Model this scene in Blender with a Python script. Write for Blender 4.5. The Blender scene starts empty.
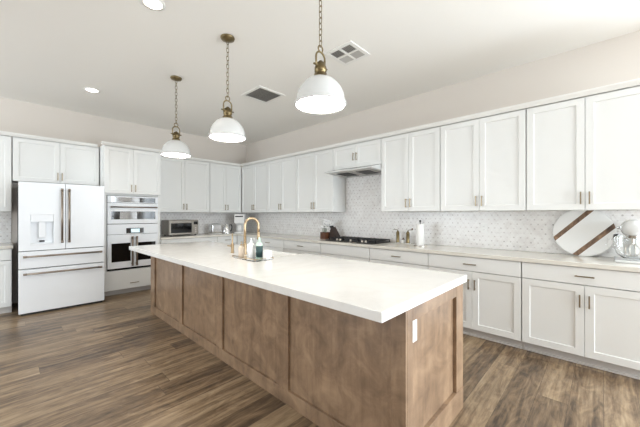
import bpy, bmesh, math, random
from mathutils import Vector, Matrix
random.seed(7)
PI = math.pi
scene = bpy.context.scene
COL = scene.collection

# ------------------------------------------------------------------ camera
cd = bpy.data.cameras.new('camera'); cam = bpy.data.objects.new('camera', cd); COL.objects.link(cam)
cam.location = (0, 0, 1.335)
cam.rotation_euler = (math.radians(90), 0, math.radians(-46.4))
cd.sensor_width = 36; cd.lens = 297.76/640*36; cd.shift_y = 0.92/640
cd.clip_start = 0.02
scene.camera = cam

# ------------------------------------------------------------------ world, light, exposure
vs = scene.view_settings
vs.view_transform = 'Standard'; vs.look = 'None'; vs.gamma = 1; vs.use_curve_mapping = False
vs.exposure = 0.0
w = bpy.data.worlds.new('world'); scene.world = w; w.use_nodes = True
bg = w.node_tree.nodes['Background']
bg.inputs['Color'].default_value = (0.72, 0.86, 1.0, 1); bg.inputs['Strength'].default_value = 2.0

def area(name, loc, rot, sx, sy, power, color):
    l = bpy.data.lights.new(name, 'AREA'); l.shape = 'RECTANGLE'; l.size = sx; l.size_y = sy
    l.energy = power; l.color = color
    o = bpy.data.objects.new(name, l); COL.objects.link(o); o.location = loc; o.rotation_euler = rot
    return o
XW, YW, ZC = 4.087, 6.424, 3.06          # right wall, back wall, ceiling
XL, YN = -4.6, -4.9                      # left wall and near wall, both behind the camera
# daylight through the glass doors and windows behind the camera, each in its own opening; the left one is added fill
R90 = math.radians(90)
P_NEAR, P_SIDE, P_LEFT, P_REAR, P_PEND, P_DOWN = 228, 178, 165, 56, 25, 2
area('daylight_near_door', (2.4, YN-0.03, 1.3), (R90, 0, 0), 2.0, 2.5, P_NEAR, (0.85, 0.93, 1.0))
area('daylight_side_door', (XW+0.03, -1.85, 1.25), (R90, 0, R90), 2.2, 2.4, P_SIDE, (0.85, 0.93, 1.0))
area('added_left_fill', (XL-0.03, 4.6, 1.55), (R90, 0, -R90), 3.4, 1.7, P_LEFT, (0.85, 0.93, 1.0))  # added fill light; no window is known on this side
area('daylight_rear_window', (-1.6, YN-0.03, 1.6), (R90, 0, 0), 3.0, 1.7, P_REAR, (0.85, 0.93, 1.0))

# ------------------------------------------------------------------ materials
def lin(c):
    return tuple(((v/255)/12.92 if v/255 <= 0.04045 else ((v/255+0.055)/1.055)**2.4) for v in c) + (1,)
def mat(name, rgb, rough=0.5, metal=0.0, **kw):
    m = bpy.data.materials.new(name); m.use_nodes = True
    b = m.node_tree.nodes['Principled BSDF']
    b.inputs['Base Color'].default_value = lin(rgb)
    b.inputs['Roughness'].default_value = rough; b.inputs['Metallic'].default_value = metal
    for k, v in kw.items(): b.inputs[k.replace('_', ' ')].default_value = v
    # faint procedural unevenness in the gloss so no surface is dead flat
    nt = m.node_tree
    n = nt.nodes.new('ShaderNodeTexNoise'); n.inputs['Scale'].default_value = 14; n.inputs['Detail'].default_value = 2
    mr = nt.nodes.new('ShaderNodeMapRange')
    mr.inputs['To Min'].default_value = max(0.02, rough-0.04); mr.inputs['To Max'].default_value = min(1, rough+0.04)
    tc = nt.nodes.new('ShaderNodeTexCoord')
    nt.links.new(tc.outputs['Object'], n.inputs['Vector'])
    nt.links.new(n.outputs['Fac'], mr.inputs['Value']); nt.links.new(mr.outputs['Result'], b.inputs['Roughness'])
    return m
class NB:
    """tiny node builder"""
    def __init__(s, m): s.nt = m.node_tree; s.b = s.nt.nodes['Principled BSDF']
    def put(s, sock, v):
        if hasattr(v, 'is_output') or isinstance(v, bpy.types.NodeSocket): s.nt.links.new(v, sock)
        elif v is not None: sock.default_value = v
    def math(s, op, a, b=None, c=None):
        n = s.nt.nodes.new('ShaderNodeMath'); n.operation = op
        s.put(n.inputs[0], a); s.put(n.inputs[1], b); s.put(n.inputs[2], c); return n.outputs[0]
    def pos(s):
        g = s.nt.nodes.new('ShaderNodeNewGeometry'); x = s.nt.nodes.new('ShaderNodeSeparateXYZ')
        s.nt.links.new(g.outputs['Position'], x.inputs[0]); return x.outputs
    def comb(s, x, y, z=0.0):
        n = s.nt.nodes.new('ShaderNodeCombineXYZ')
        for i, v in enumerate((x, y, z)): s.put(n.inputs[i], v)
        return n.outputs[0]
    def noise(s, vec, scale, detail=3, rough=0.55, dist=0.0):
        n = s.nt.nodes.new('ShaderNodeTexNoise'); s.put(n.inputs['Vector'], vec)
        n.inputs['Scale'].default_value = scale; n.inputs['Detail'].default_value = detail
        n.inputs['Roughness'].default_value = rough; n.inputs['Distortion'].default_value = dist
        return n.outputs['Fac']
    def white(s, vec):
        n = s.nt.nodes.new('ShaderNodeTexWhiteNoise'); s.put(n.inputs['Vector'], vec); return n.outputs['Value']
    def ramp(s, fac, stops):
        n = s.nt.nodes.new('ShaderNodeValToRGB'); s.put(n.inputs[0], fac)
        e = n.color_ramp.elements
        while len(e) < len(stops): e.new(0.5)
        for el, (p, c) in zip(e, stops): el.position = p; el.color = lin(c)
        return n.outputs[0]
    def mix(s, fac, a, b, mode='MIX'):
        n = s.nt.nodes.new('ShaderNodeMix'); n.data_type = 'RGBA'; n.blend_type = mode
        s.put(n.inputs[0], fac)
        s.put(n.inputs[6], a if not isinstance(a, tuple) else lin(a)); s.put(n.inputs[7], b if not isinstance(b, tuple) else lin(b))
        return n.outputs[2]
    def base(s, v): s.nt.links.new(v, s.b.inputs['Base Color'])
    def bump(s, h, strength=0.1, dist=0.01):
        n = s.nt.nodes.new('ShaderNodeBump'); n.inputs['Strength'].default_value = strength; n.inputs['Distance'].default_value = dist
        s.put(n.inputs['Height'], h); s.nt.links.new(n.outputs[0], s.b.inputs['Normal'])

M = {}
M['cabinet'] = mat('cabinet_white_paint', (237, 237, 234), 0.42)
M['ceiling'] = mat('ceiling_paint', (246, 243, 237), 0.9)
M['wall'] = mat('wall_paint', (224, 216, 207), 0.85)
M['trim'] = mat('trim_paint', (240, 238, 233), 0.5)
M['pull'] = mat('champagne_metal', (152, 137, 114), 0.36, 1.0)
M['bronze'] = mat('brushed_bronze', (150, 138, 126), 0.42, 1.0)
M['brass'] = mat('aged_brass', (132, 117, 86), 0.34, 1.0)
M['gold'] = mat('champagne_gold_metal', (178, 157, 128), 0.3, 1.0)
M['appliance'] = mat('matte_white_appliance', (243, 246, 249), 0.38)
M['dark'] = mat('dark_grey_plastic', (46, 46, 46), 0.55)
M['black'] = mat('black_glass', (14, 14, 15), 0.06)
M['iron'] = mat('cast_iron', (24, 23, 23), 0.5)
M['reflection_glass'] = mat('microwave_reflection_patch', (150, 155, 160), 0.05, 0.85)  # mirror-grey patches that put a sky reflection into the microwave glass
M['steel'] = mat('stainless_steel', (196, 190, 182), 0.3, 1.0)
M['steel_dark'] = mat('dull_stainless_steel', (150, 144, 136), 0.36, 1.0)
M['chrome'] = mat('chrome', (225, 225, 225), 0.12, 1.0)
M['plastic_white'] = mat('white_plastic', (242, 241, 238), 0.35)
M['enamel'] = mat('white_enamel', (217, 217, 215), 0.18)
M['ceramic'] = mat('white_fireclay', (246, 245, 241), 0.15)
M['paper'] = mat('white_paper', (243, 242, 239), 0.9)
M['green'] = mat('pale_green_plastic', (198, 222, 204), 0.3)
M['teal'] = mat('dark_teal_label', (48, 74, 74), 0.5)
M['amber'] = mat('blush_soap', (226, 208, 188), 0.25)
M['leaf'] = mat('sage_leaf', (140, 148, 134), 0.6)
M['petal'] = mat('white_petal', (240, 238, 236), 0.7)
M['grille'] = mat('grey_grille', (192, 189, 184), 0.6)
M['toe'] = mat('toe_kick_shade_grey', (206, 201, 196), 0.6)  # greyed below the cabinet white to stand for shade in the recess
M['duct'] = mat('dark_duct', (146, 144, 140), 0.8)

def emit(name, rgb, strength):
    m = bpy.data.materials.new(name); m.use_nodes = True
    b = m.node_tree.nodes['Principled BSDF']; b.inputs['Base Color'].default_value = (0.9, 0.9, 0.88, 1)
    b.inputs['Emission Color'].default_value = lin(rgb); b.inputs['Emission Strength'].default_value = strength
    return m
M['lamp'] = emit('lit_diffuser', (255, 248, 238), P_PEND)
M['downlight'] = emit('lit_downlight', (255, 246, 232), 16.0)
M['display'] = emit('lit_display', (150, 200, 215), 0.7)

def glass_mat():
    m = bpy.data.materials.new('clear_glass'); m.use_nodes = True
    b = m.node_tree.nodes['Principled BSDF']
    b.inputs['Base Color'].default_value = (0.97, 0.975, 0.97, 1); b.inputs['Roughness'].default_value = 0.02
    b.inputs['Transmission Weight'].default_value = 1.0; b.inputs['IOR'].default_value = 1.12; b.inputs['Coat Weight'].default_value = 0.5; b.inputs['Coat Roughness'].default_value = 0.03
    return m
M['glass'] = glass_mat()

def floor_mat():
    m = mat('plank_floor', (150, 124, 98), 0.33); nb = NB(m); x, y, z = nb.pos()
    W, L = 0.18, 1.45
    v = nb.math('DIVIDE', y, W); row = nb.math('FLOOR', v)
    off = nb.math('MULTIPLY', nb.white(nb.comb(row, 3.1)), L*3)
    u = nb.math('DIVIDE', nb.math('ADD', x, off), L); idx = nb.math('FLOOR', u)
    rnd = nb.white(nb.comb(row, idx, 1.7)); rnd2 = nb.white(nb.comb(row, idx, 9.2))
    sx = nb.math('ADD', x, nb.math('MULTIPLY', rnd, 37.0)); sy = nb.math('ADD', y, nb.math('MULTIPLY', rnd2, 11.0))
    streak = nb.noise(nb.comb(nb.math('MULTIPLY', sx, 1.1), nb.math('MULTIPLY', sy, 15.0), rnd), 1.0, 4, 0.6, 0.6)
    grain = nb.noise(nb.comb(nb.math('MULTIPLY', sx, 3.5), nb.math('MULTIPLY', sy, 70.0), rnd), 1.0, 4, 0.65, 0.3)
    knots = nb.noise(nb.comb(nb.math('MULTIPLY', sx, 3.2), nb.math('MULTIPLY', sy, 10.0), rnd2), 1.0, 4, 0.65, 2.2)
    f = nb.math('ADD', nb.math('MULTIPLY', rnd, 0.13), nb.math('MULTIPLY', streak, 0.46))
    f = nb.math('ADD', f, nb.math('MULTIPLY', grain, 0.20)); f = nb.math('ADD', f, nb.math('MULTIPLY', knots, 0.30))
    c = nb.ramp(f, [(0.36, (54, 44, 35)), (0.45, (88, 72, 56)), (0.53, (122, 101, 78)), (0.61, (148, 126, 99)), (0.71, (176, 154, 125))])
    fv = nb.math('FRACT', v); fu = nb.math('FRACT', u)
    ev = nb.math('MINIMUM', fv, nb.math('SUBTRACT', 1.0, fv)); eu = nb.math('MINIMUM', fu, nb.math('SUBTRACT', 1.0, fu))
    gap = nb.math('MAXIMUM', nb.math('LESS_THAN', ev, 0.009), nb.math('LESS_THAN', eu, 0.0013))
    c = nb.mix(nb.math('MULTIPLY', gap, 0.6), c, (62, 50, 42)); nb.base(c)
    nb.bump(nb.math('SUBTRACT', grain, nb.math('MULTIPLY', gap, 2.0)), 0.12, 0.004)
    return m
M['floor'] = floor_mat()

def tile_mat(name, axis):
    """white marble mosaic of elongated hexagons with small grey dots"""
    m = mat(name, (232, 229, 226), 0.28); nb = NB(m); p = nb.pos(); a = p[axis]; z = p[2]
    PU, PV = 0.066, 0.052
    v = nb.math('DIVIDE', z, PV); row = nb.math('FLOOR', v)
    u = nb.math('ADD', nb.math('DIVIDE', a, PU), nb.math('MULTIPLY', nb.math('MODULO', row, 2.0), 0.5))
    iu = nb.math('FLOOR', u)
    du = nb.math('MULTIPLY', nb.math('SUBTRACT', nb.math('FRACT', u), 0.5), PU)
    dv = nb.math('MULTIPLY', nb.math('SUBTRACT', nb.math('FRACT', v), 0.5), PV)
    d = nb.math('ADD', nb.math('ABSOLUTE', du), nb.math('ABSOLUTE', dv))
    dot = nb.math('LESS_THAN', d, 0.0105)
    rnd = nb.white(nb.comb(row, iu))
    dotc = nb.ramp(rnd, [(0.0, (168, 160, 156)), (0.5, (200, 194, 190)), (1.0, (226, 222, 219))])
    # seams from dot to dot
    s1 = nb.math('LESS_THAN', nb.math('ABSOLUTE', dv), 0.0011)
    s2 = nb.math('LESS_THAN', nb.math('ABSOLUTE', nb.math('SUBTRACT', nb.math('ABSOLUTE', du), nb.math('MULTIPLY', nb.math('ABSOLUTE', dv), 0.9))), 0.0012)
    seam = nb.math('MULTIPLY', nb.math('MAXIMUM', s1, s2), 0.35)
    vein = nb.noise(nb.comb(a, z), 7.0, 5, 0.65, 1.4)
    mar = nb.ramp(vein, [(0.36, (228, 224, 221)), (0.52, (240, 238, 235)), (0.7, (243, 241, 239))])
    c = nb.mix(seam, mar, (196, 190, 186)); c = nb.mix(nb.math('MULTIPLY', dot, 0.75), c, dotc); nb.base(c)
    return m
M['tile_y'] = tile_mat('mosaic_tile_right', 1); M['tile_x'] = tile_mat('mosaic_tile_back', 0)

def quartz(name, base, vein, rough=0.16):
    m = mat(name, base, rough); nb = NB(m); x, y, z = nb.pos(); v = nb.comb(x, y, z)
    n = nb.noise(v, 0.9, 6, 0.6, 2.2)
    line = nb.math('SUBTRACT', 1.0, nb.math('MULTIPLY', nb.math('ABSOLUTE', nb.math('SUBTRACT', n, 0.5)), 26.0))
    line = nb.math('MAXIMUM', line, 0.0)
    cl = nb.noise(v, 2.2, 3, 0.5, 0.5)
    c = nb.mix(nb.math('MULTIPLY', line, nb.math('MULTIPLY', cl, 0.55)), base, vein)
    nb.base(c); return m
M['quartz'] = quartz('island_quartz', (231, 229, 225), (218, 214, 208))
M['quartz_warm'] = quartz('counter_quartz', (226, 221, 211), (212, 204, 192))

def wood(name, stops, sc=1.0, rough=0.45, vertical=True):
    m = mat(name, stops[1][1], rough); nb = NB(m)
    tc = nb.nt.nodes.new('ShaderNodeTexCoord'); s = nb.nt.nodes.new('ShaderNodeSeparateXYZ')
    nb.nt.links.new(tc.outputs['Object'], s.inputs[0]); x, y, z = s.outputs
    a, b, c = (14*sc, 14*sc, 1.6*sc) if vertical else (14*sc, 1.6*sc, 14*sc)
    g = nb.noise(nb.comb(nb.math('MULTIPLY', x, a), nb.math('MULTIPLY', y, b), nb.math('MULTIPLY', z, c)), 1.0, 5, 0.6, 0.8)
    bl = nb.noise(nb.comb(x, y, z), 6.0*sc, 5, 0.62, 0.7)
    f = nb.math('ADD', nb.math('MULTIPLY', g, 0.35), nb.math('MULTIPLY', bl, 0.65))
    nb.base(nb.ramp(f, stops)); nb.bump(g, 0.05, 0.003); return m
M['island'] = wood('stained_island_wood', [(0.33, (110, 88, 68)), (0.5, (141, 115, 91)), (0.67, (168, 140, 112))], 1.0, 0.3)
M['walnut'] = wood('walnut', [(0.3, (58, 34, 22)), (0.5, (92, 56, 36)), (0.7, (122, 80, 54))], 2.0)
M['stripe'] = wood('wood_inlay', [(0.36, (66, 50, 40)), (0.5, (124, 96, 74)), (0.64, (176, 140, 108))], 1.6)
M['dark_wood'] = wood('dark_wood', [(0.3, (32, 22, 17)), (0.5, (50, 33, 24)), (0.7, (70, 46, 32))], 2.0)

# ------------------------------------------------------------------ mesh helpers
class MB:
    def __init__(s): s.bm = bmesh.new()
    def box(s, x0, x1, y0, y1, z0, z1, bev=0.0):
        vs_ = [s.bm.verts.new((x, y, z)) for z in (z0, z1) for y in (y0, y1) for x in (x0, x1)]
        fs = [(0, 2, 3, 1), (4, 5, 7, 6), (0, 1, 5, 4), (1, 3, 7, 5), (3, 2, 6, 7), (2, 0, 4, 6)]
        faces = [s.bm.faces.new([vs_[i] for i in f]) for f in fs]
        if bev > 0:
            es = list({e for f in faces for e in f.edges})
            bmesh.ops.bevel(s.bm, geom=es, offset=bev, segments=2, affect='EDGES', profile=0.5)
        return s
    def shaker(s, x0, x1, yf, th, z0, z1, rail=0.06, rec=0.009):
        """door: front at yf (facing -y), recessed flat panel with a small sloped inner lip"""
        b = s.bm
        def ring(x0, x1, z0, z1, y): return [b.verts.new(p) for p in ((x0, y, z0), (x1, y, z0), (x1, y, z1), (x0, y, z1))]
        e = 0.0015; l = 0.004
        back = ring(x0, x1, z0, z1, yf+th); side = ring(x0, x1, z0, z1, yf+e); fr = ring(x0+e, x1-e, z0+e, z1-e, yf)
        inn = ring(x0+rail, x1-rail, z0+rail, z1-rail, yf); pan = ring(x0+rail+l, x1-rail-l, z0+rail+l, z1-rail-l, yf+rec)
        rs = [back, side, fr, inn, pan]
        for r0, r1 in zip(rs, rs[1:]):
            for i in range(4): b.faces.new((r0[i], r0[(i+1) % 4], r1[(i+1) % 4], r1[i]))
        b.faces.new(pan); b.faces.new(back[::-1]); return s
    def prism(s, pts, axis, a0, a1, bev=0.0):
        """extrude a polygon along an axis (pts are the two other coordinates in order)"""
        def mk(p, a):
            return {'x': (a, p[0], p[1]), 'y': (p[0], a, p[1]), 'z': (p[0], p[1], a)}[axis]
        A = [s.bm.verts.new(mk(p, a0)) for p in pts]; B = [s.bm.verts.new(mk(p, a1)) for p in pts]
        n = len(pts); fs = [s.bm.faces.new(A[::-1]), s.bm.faces.new(B)]
        for i in range(n): fs.append(s.bm.faces.new((A[i], A[(i+1) % n], B[(i+1) % n], B[i])))
        if bev > 0:
            bmesh.ops.bevel(s.bm, geom=list({e for f in fs for e in f.edges}), offset=bev, segments=2, affect='EDGES', profile=0.5)
        return s
    def lathe(s, prof, seg=32, c=(0, 0, 0), axis='z', smooth=True):
        rings = []
        def mp(x, y, z):
            v = {'z': (x, y, z), 'x': (z, x, y), 'y': (x, z, y)}[axis]
            return (v[0]+c[0], v[1]+c[1], v[2]+c[2])
        for r, z in prof:
            if r < 1e-6: rings.append([s.bm.verts.new(mp(0, 0, z))])
            else: rings.append([s.bm.verts.new(mp(r*math.cos(2*PI*i/seg), r*math.sin(2*PI*i/seg), z)) for i in range(seg)])
        for a, b in zip(rings, rings[1:]):
            for i in range(seg):
                j = (i+1) % seg
                if len(a) == 1 and len(b) == 1: continue
                if len(a) == 1: f = s.bm.faces.new((a[0], b[i], b[j]))
                elif len(b) == 1: f = s.bm.faces.new((a[i], b[0], a[j]))
                else: f = s.bm.faces.new((a[i], b[i], b[j], a[j]))
                f.smooth = smooth
        return s
    def cyl(s, r, z0, z1, c=(0, 0, 0), axis='z', seg=24, b=0.0015):
        b = min(b, r*0.3, abs(z1-z0)*0.3)
        return s.lathe([(0, z0), (r-b, z0), (r, z0+b), (r, z1-b), (r-b, z1), (0, z1)], seg, c, axis, False)
    def tube(s, pts, r, seg=10, closed=False):
        P = [Vector(p) for p in pts]; n = len(P); rings = []
        rr = r if isinstance(r, (list, tuple)) else [r]*n
        t0 = (P[1]-P[0]).normalized(); up = Vector((0, 0, 1)) if abs(t0.z) < 0.9 else Vector((1, 0, 0))
        nrm = t0.cross(up).normalized()
        for i in range(n):
            a = P[(i-1) % n] if (closed or i > 0) else P[i]; b = P[(i+1) % n] if (closed or i < n-1) else P[i]
            t = (b-a).normalized(); nrm = (nrm - t*nrm.dot(t)).normalized(); bi = t.cross(nrm)
            rings.append([s.bm.verts.new(P[i]+(nrm*math.cos(2*PI*k/seg)+bi*math.sin(2*PI*k/seg))*rr[i]) for k in range(seg)])
        m = n if closed else n-1
        for i in range(m):
            a, b = rings[i], rings[(i+1) % n]
            for k in range(seg):
                f = s.bm.faces.new((a[k], a[(k+1) % seg], b[(k+1) % seg], b[k])); f.smooth = True
        if not closed: s.bm.faces.new(rings[0][::-1]); s.bm.faces.new(rings[-1])
        return s
    def xform(s, mtx): bmesh.ops.transform(s.bm, matrix=mtx, verts=s.bm.verts); return s
    def build(s, name, m, parent=None, loc=(0, 0, 0), label=None):
        bmesh.ops.recalc_face_normals(s.bm, faces=s.bm.faces)
        me = bpy.data.meshes.new(name); s.bm.to_mesh(me); s.bm.free()
        for mm in (m if isinstance(m, (list, tuple)) else [m]): me.materials.append(mm)
        o = bpy.data.objects.new(name, me); COL.objects.link(o); o.location = loc
        if parent: o.parent = parent
        if label: o['label'] = label
        return o
def thing(name, label, cat, loc, rz=0.0, group=None):
    o = bpy.data.objects.new(name, None); COL.objects.link(o); o.empty_display_size = 0.1
    o.location = loc; o.rotation_euler = (0, 0, rz); o['label'] = label; o['category'] = cat
    if group: o['group'] = group
    return o
def tag(o, label, cat, group=None):
    o['label'] = label; o['category'] = cat
    if group: o['group'] = group
    return o
def struct(o): o['kind'] = 'structure'; return o

# ------------------------------------------------------------------ room shell
T = 0.12
struct(MB().box(XL-T, XW+T, YN-T, YW+T, -0.1, 0).build('floor', M['floor']))
struct(MB().box(XL-T, XW+T, YN-T, YW+T, ZC, ZC+0.1).build('ceiling', M['ceiling']))
struct(MB().box(XL-T, XW+T, YW, YW+T, 0.0, ZC).build('wall_back', M['wall']))
def wall_opening(name, along, a0, a1, o0, o1, z0, z1, fixed0, fixed1):
    mb = MB()
    def bx(p0, p1, q0, q1):
        if p1-p0 < 1e-4 or q1-q0 < 1e-4: return
        if along == 'x': mb.box(p0, p1, fixed0, fixed1, q0, q1)
        else: mb.box(fixed0, fixed1, p0, p1, q0, q1)
    bx(a0, o0, 0, ZC); bx(o1, a1, 0, ZC); bx(o0, o1, 0, z0); bx(o0, o1, z1, ZC)
    struct(mb.build(name, M['wall']))
def bars(along, o0, o1, z0, z1, f0, f1, n, name):
    mb = MB(); t = 0.05
    def bx(p0, p1, q0, q1):
        if along == 'x': mb.box(p0, p1, f0, f1, q0, q1)
        else: mb.box(f0, f1, p0, p1, q0, q1)
    bx(o0, o1, z0, z0+t); bx(o0, o1, z1-t, z1)
    for i in range(n+1):
        p = o0+(o1-o0-t)*i/n; bx(p, p+t, z0+t, z1-t)
    struct(mb.build(name, M['trim']))
nw = MB()
nw.box(XL-T, -3.1, YN-T, YN, 0, ZC).box(-3.1, -0.1, YN-T, YN, 0, 0.7).box(-3.1, -0.1, YN-T, YN, 2.5, ZC).box(-0.1, 1.35, YN-T, YN, 0, ZC).box(1.35, 3.45, YN-T, YN, 2.6, ZC).box(3.45, XW, YN-T, YN, 0, ZC)
struct(nw.build('wall_near', M['wall']))
wall_opening('wall_left', 'y', YN, YW, 2.9, 6.3, 0.65, 2.45, XL-T, XL)
wall_opening('wall_right', 'y', YN-T, YW, -2.95, -0.75, 0.0, 2.5, XW, XW+T)
bars('x', 1.35, 3.45, 0.0, 2.6, YN-0.02, YN+0.03, 2, 'door_1')
bars('y', -2.95, -0.75, 0.0, 2.5, XW-0.03, XW+0.02, 2, 'door_2')
bars('y', 2.9, 6.3, 0.65, 2.45, XL-0.02, XL+0.03, 3, 'fill_opening_frame')  # frame for the added fill opening in the left wall
bars('x', -3.1, -0.1, 0.7, 2.5, YN-0.02, YN+0.03, 3, 'window_2')

# backsplash (tiled wall finish), in the photo between worktop and wall cabinets and up to the hood
struct(MB().prism([(-0.34, 0.916), (-0.34, 1.374), (2.350, 1.374), (2.350, 1.966), (3.262, 1.966), (3.262, 1.374), (YW-0.008, 1.374), (YW-0.008, 0.916)], 'x', XW-0.007, XW-0.0005).build('trim_1', M['tile_y']))
struct(MB().box(1.914, XW-0.008, YW-0.007, YW-0.0005, 0.916, 1.374).build('trim_2', M['tile_x']))
struct(MB().box(-0.86, 0.04, YW-0.007, YW-0.0005, 0.916, 1.374).build('trim_3', M['tile_x']))

# ------------------------------------------------------------------ cabinets
D_UP, D_BASE = 0.34, 0.62
Z_UP0, Z_UP1 = 1.377, 2.440
ROT_R = -PI/2
def pull(parent, x, y, z, length, vertical):
    """bar pull standing off the face at y (facing -y)"""
    mb = MB(); h = length/2; r = 0.0055
    if vertical:
        mb.box(x-r, x+r, y-0.032, y-0.022, z-h, z+h, 0.002)
        for s_ in (-1, 1): mb.box(x-0.004, x+0.004, y-0.0225, y, z+s_*(h-0.012)-0.004, z+s_*(h-0.012)+0.004)
    else:
        mb.box(x-h, x+h, y-0.032, y-0.022, z-r, z+r, 0.002)
        for s_ in (-1, 1): mb.box(x+s_*(h-0.012)-0.004, x+s_*(h-0.012)+0.004, y-0.0225, y, z-0.004, z+0.004)
    return mb.build('handle', M['pull'], parent, label='brushed champagne metal bar pull')
def door(root, x0, x1, yf, z0, z1, hx=None, hz=None, hl=0.118):
    d = MB().shaker(x0, x1, yf, 0.044, z0, z1).build('door', M['cabinet'], root)
    if hx is not None: pull(d, hx, yf, hz, hl, True)
    return d
def drawer(root, x0, x1, yf, z0, z1, handle=True, hz=None, hl=0.13):
    d = MB().box(x0, x1, yf, yf+0.044, z0, z1, 0.0015).build('drawer', M['cabinet'], root)
    if handle: pull(d, (x0+x1)/2, yf, hz or (z0+z1)/2, hl, False)
    return d
def wall_cabinet(loc, rz, W, z0, z1, label, split=None, x_open=0.0, group=None, hz=None, hoff=0.031, doors=2):
    root = thing('wall_cabinet', label, 'cabinet', (loc[0], loc[1], z0), rz, group)
    H = z1-z0; yf = -D_UP
    MB().box(0.002, W-0.002, -D_UP+0.046, -0.0015, 0.0, H+0.026).build('body', M['cabinet'], root)
    hz = hz if hz is not None else 0.113
    sp = W/2 if split is None else split
    if doors == 2:
        door(root, x_open+0.005, sp-0.0018, yf, 0.001, H-0.002, sp-hoff, hz)
        door(root, sp+0.0018, W-0.005, yf, 0.001, H-0.002, sp+hoff, hz)
    else:
        door(root, x_open+0.0045, W-0.0045, yf, 0.001, H-0.002, W-0.04, hz)
    return root
UP = [(-0.336, 0.588, 0.462, 'wide white two-door wall cabinet above the round striped board and the mixer'),
      (0.588, 1.487, None, 'white two-door wall cabinet next left of the one above the striped board'),
      (1.487, 2.343, None, 'white two-door wall cabinet above the paper towel and crank mills, right of the hood'),
      (3.269, 4.192, None, 'white two-door wall cabinet immediately left of the range hood'),
      (4.192, 5.100, None, 'white two-door wall cabinet on the right wall, second to the left of the hood'),
      (5.100, 6.078, None, 'white two-door wall cabinet on the right wall touching the room corner')]
for ya, yb, sp, lab in UP:
    wall_cabinet((XW, yb), ROT_R, yb-ya, Z_UP0, Z_UP1, lab, sp, group='wall cabinets', x_open=0.0)
wall_cabinet((XW, 3.269), ROT_R, 3.269-2.343, 2.072, Z_UP1, 'short white two-door wall cabinet directly above the range hood', group='wall cabinets', hz=0.165, hoff=0.03)
# back wall
wall_cabinet((1.914, YW), 0, 2.982-1.914, Z_UP0, Z_UP1, 'white two-door wall cabinet above the toaster oven, beside the oven tower', 2.458-1.914, group='wall cabinets')
wall_cabinet((2.982, YW), 0, 3.742-2.982, Z_UP0, Z_UP1, 'white two-door wall cabinet on the back wall above the toaster and kettle', group='wall cabinets')
wall_cabinet((0.048, YW), 0, 1.058-0.048, 1.815, Z_UP1, 'short white two-door wall cabinet above the refrigerator', 0.561-0.048, group='wall cabinets', hz=0.1, hoff=0.025)
wall_cabinet((-0.86, YW), 0, 0.904, Z_UP0, Z_UP1, 'white wall cabinet left of the refrigerator, cut by the left edge of the photo', group='wall cabinets')
# corner filler between the two runs of wall cabinets is part of the crown trims below

def base_cabinet(loc, rz, W, label, kind, split=None, group='base cabinets', handles=True):
    root = thing('base_cabinet', label, 'cabinet', (loc[0], loc[1], 0), rz, group)
    yf = -D_BASE
    MB().box(0.002, W-0.002, yf+0.046, -0.0015, 0.092, 0.873).build('body', M['cabinet'], root)
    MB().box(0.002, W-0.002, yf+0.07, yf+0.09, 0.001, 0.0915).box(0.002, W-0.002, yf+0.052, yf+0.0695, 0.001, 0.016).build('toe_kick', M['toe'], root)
    x0, x1 = 0.005, W-0.005; sp = split if split is not None else W/2
    if kind in ('drawer_doors', 'false_doors'):
        drawer(root, x0, x1, yf, 0.720, 0.868, kind == 'drawer_doors')
        door(root, x0, sp-0.0015, yf, 0.094, 0.713, sp-0.031, 0.578, 0.11)
        door(root, sp+0.0015, x1, yf, 0.094, 0.713, sp+0.031, 0.578, 0.11)
    elif kind == 'drawers':
        drawer(root, x0, x1, yf, 0.720, 0.868)
        drawer(root, x0, x1, yf, 0.410, 0.713, True, 0.65)
        drawer(root, x0, x1, yf, 0.094, 0.403, True, 0.34)
    elif kind == 'plain_doors':
        door(root, x0, sp-0.0015, yf, 0.094, 0.868); door(root, sp+0.0015, x1, yf, 0.094, 0.868)
    elif kind == 'filler':
        MB().box(x0, x1, yf, yf+0.044, 0.094, 0.868).build('filler_panel', M['cabinet'], root)
    return root
BASES = [(-0.340, 0.581, 0.461, 'drawer_doors', 'white base cabinet below the round striped board and mixer, rightmost of the run'),
         (0.581, 1.519, 0.488, 'drawer_doors', 'white base cabinet second from the right end of the long run, beside the island end'),
         (1.519, 2.353, None, 'drawer_doors', 'white base cabinet below the crank mills and paper towel'),
         (2.353, 3.290, None, 'false_doors', 'white base cabinet with a handle-less top panel below the cooktop'),
         (3.290, 4.219, None, 'drawers', 'white drawer base cabinet just left of the cooktop'),
         (4.219, 5.140, None, 'drawers', 'white drawer base cabinet second to the left of the cooktop, behind the faucet'),
         (5.140, 5.802, None, 'filler', 'plain white corner base cabinet where the two counter runs meet')]
for ya, yb, sp, kind, lab in BASES:
    base_cabinet((XW, yb), ROT_R, yb-ya, lab, kind, sp)
base_cabinet((1.914, YW), 0, 3.007-1.914, 'white base cabinet below the toaster oven on the back wall', 'plain_doors', 2.469-1.914)
base_cabinet((3.007, YW), 0, 3.465-3.007, 'narrow white drawer base cabinet below the toaster and kettle', 'drawers')
base_cabinet((-0.86, YW), 0, 0.904, 'white base cabinet left of the refrigerator, cut by the left edge of the photo', 'drawer_doors')

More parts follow.
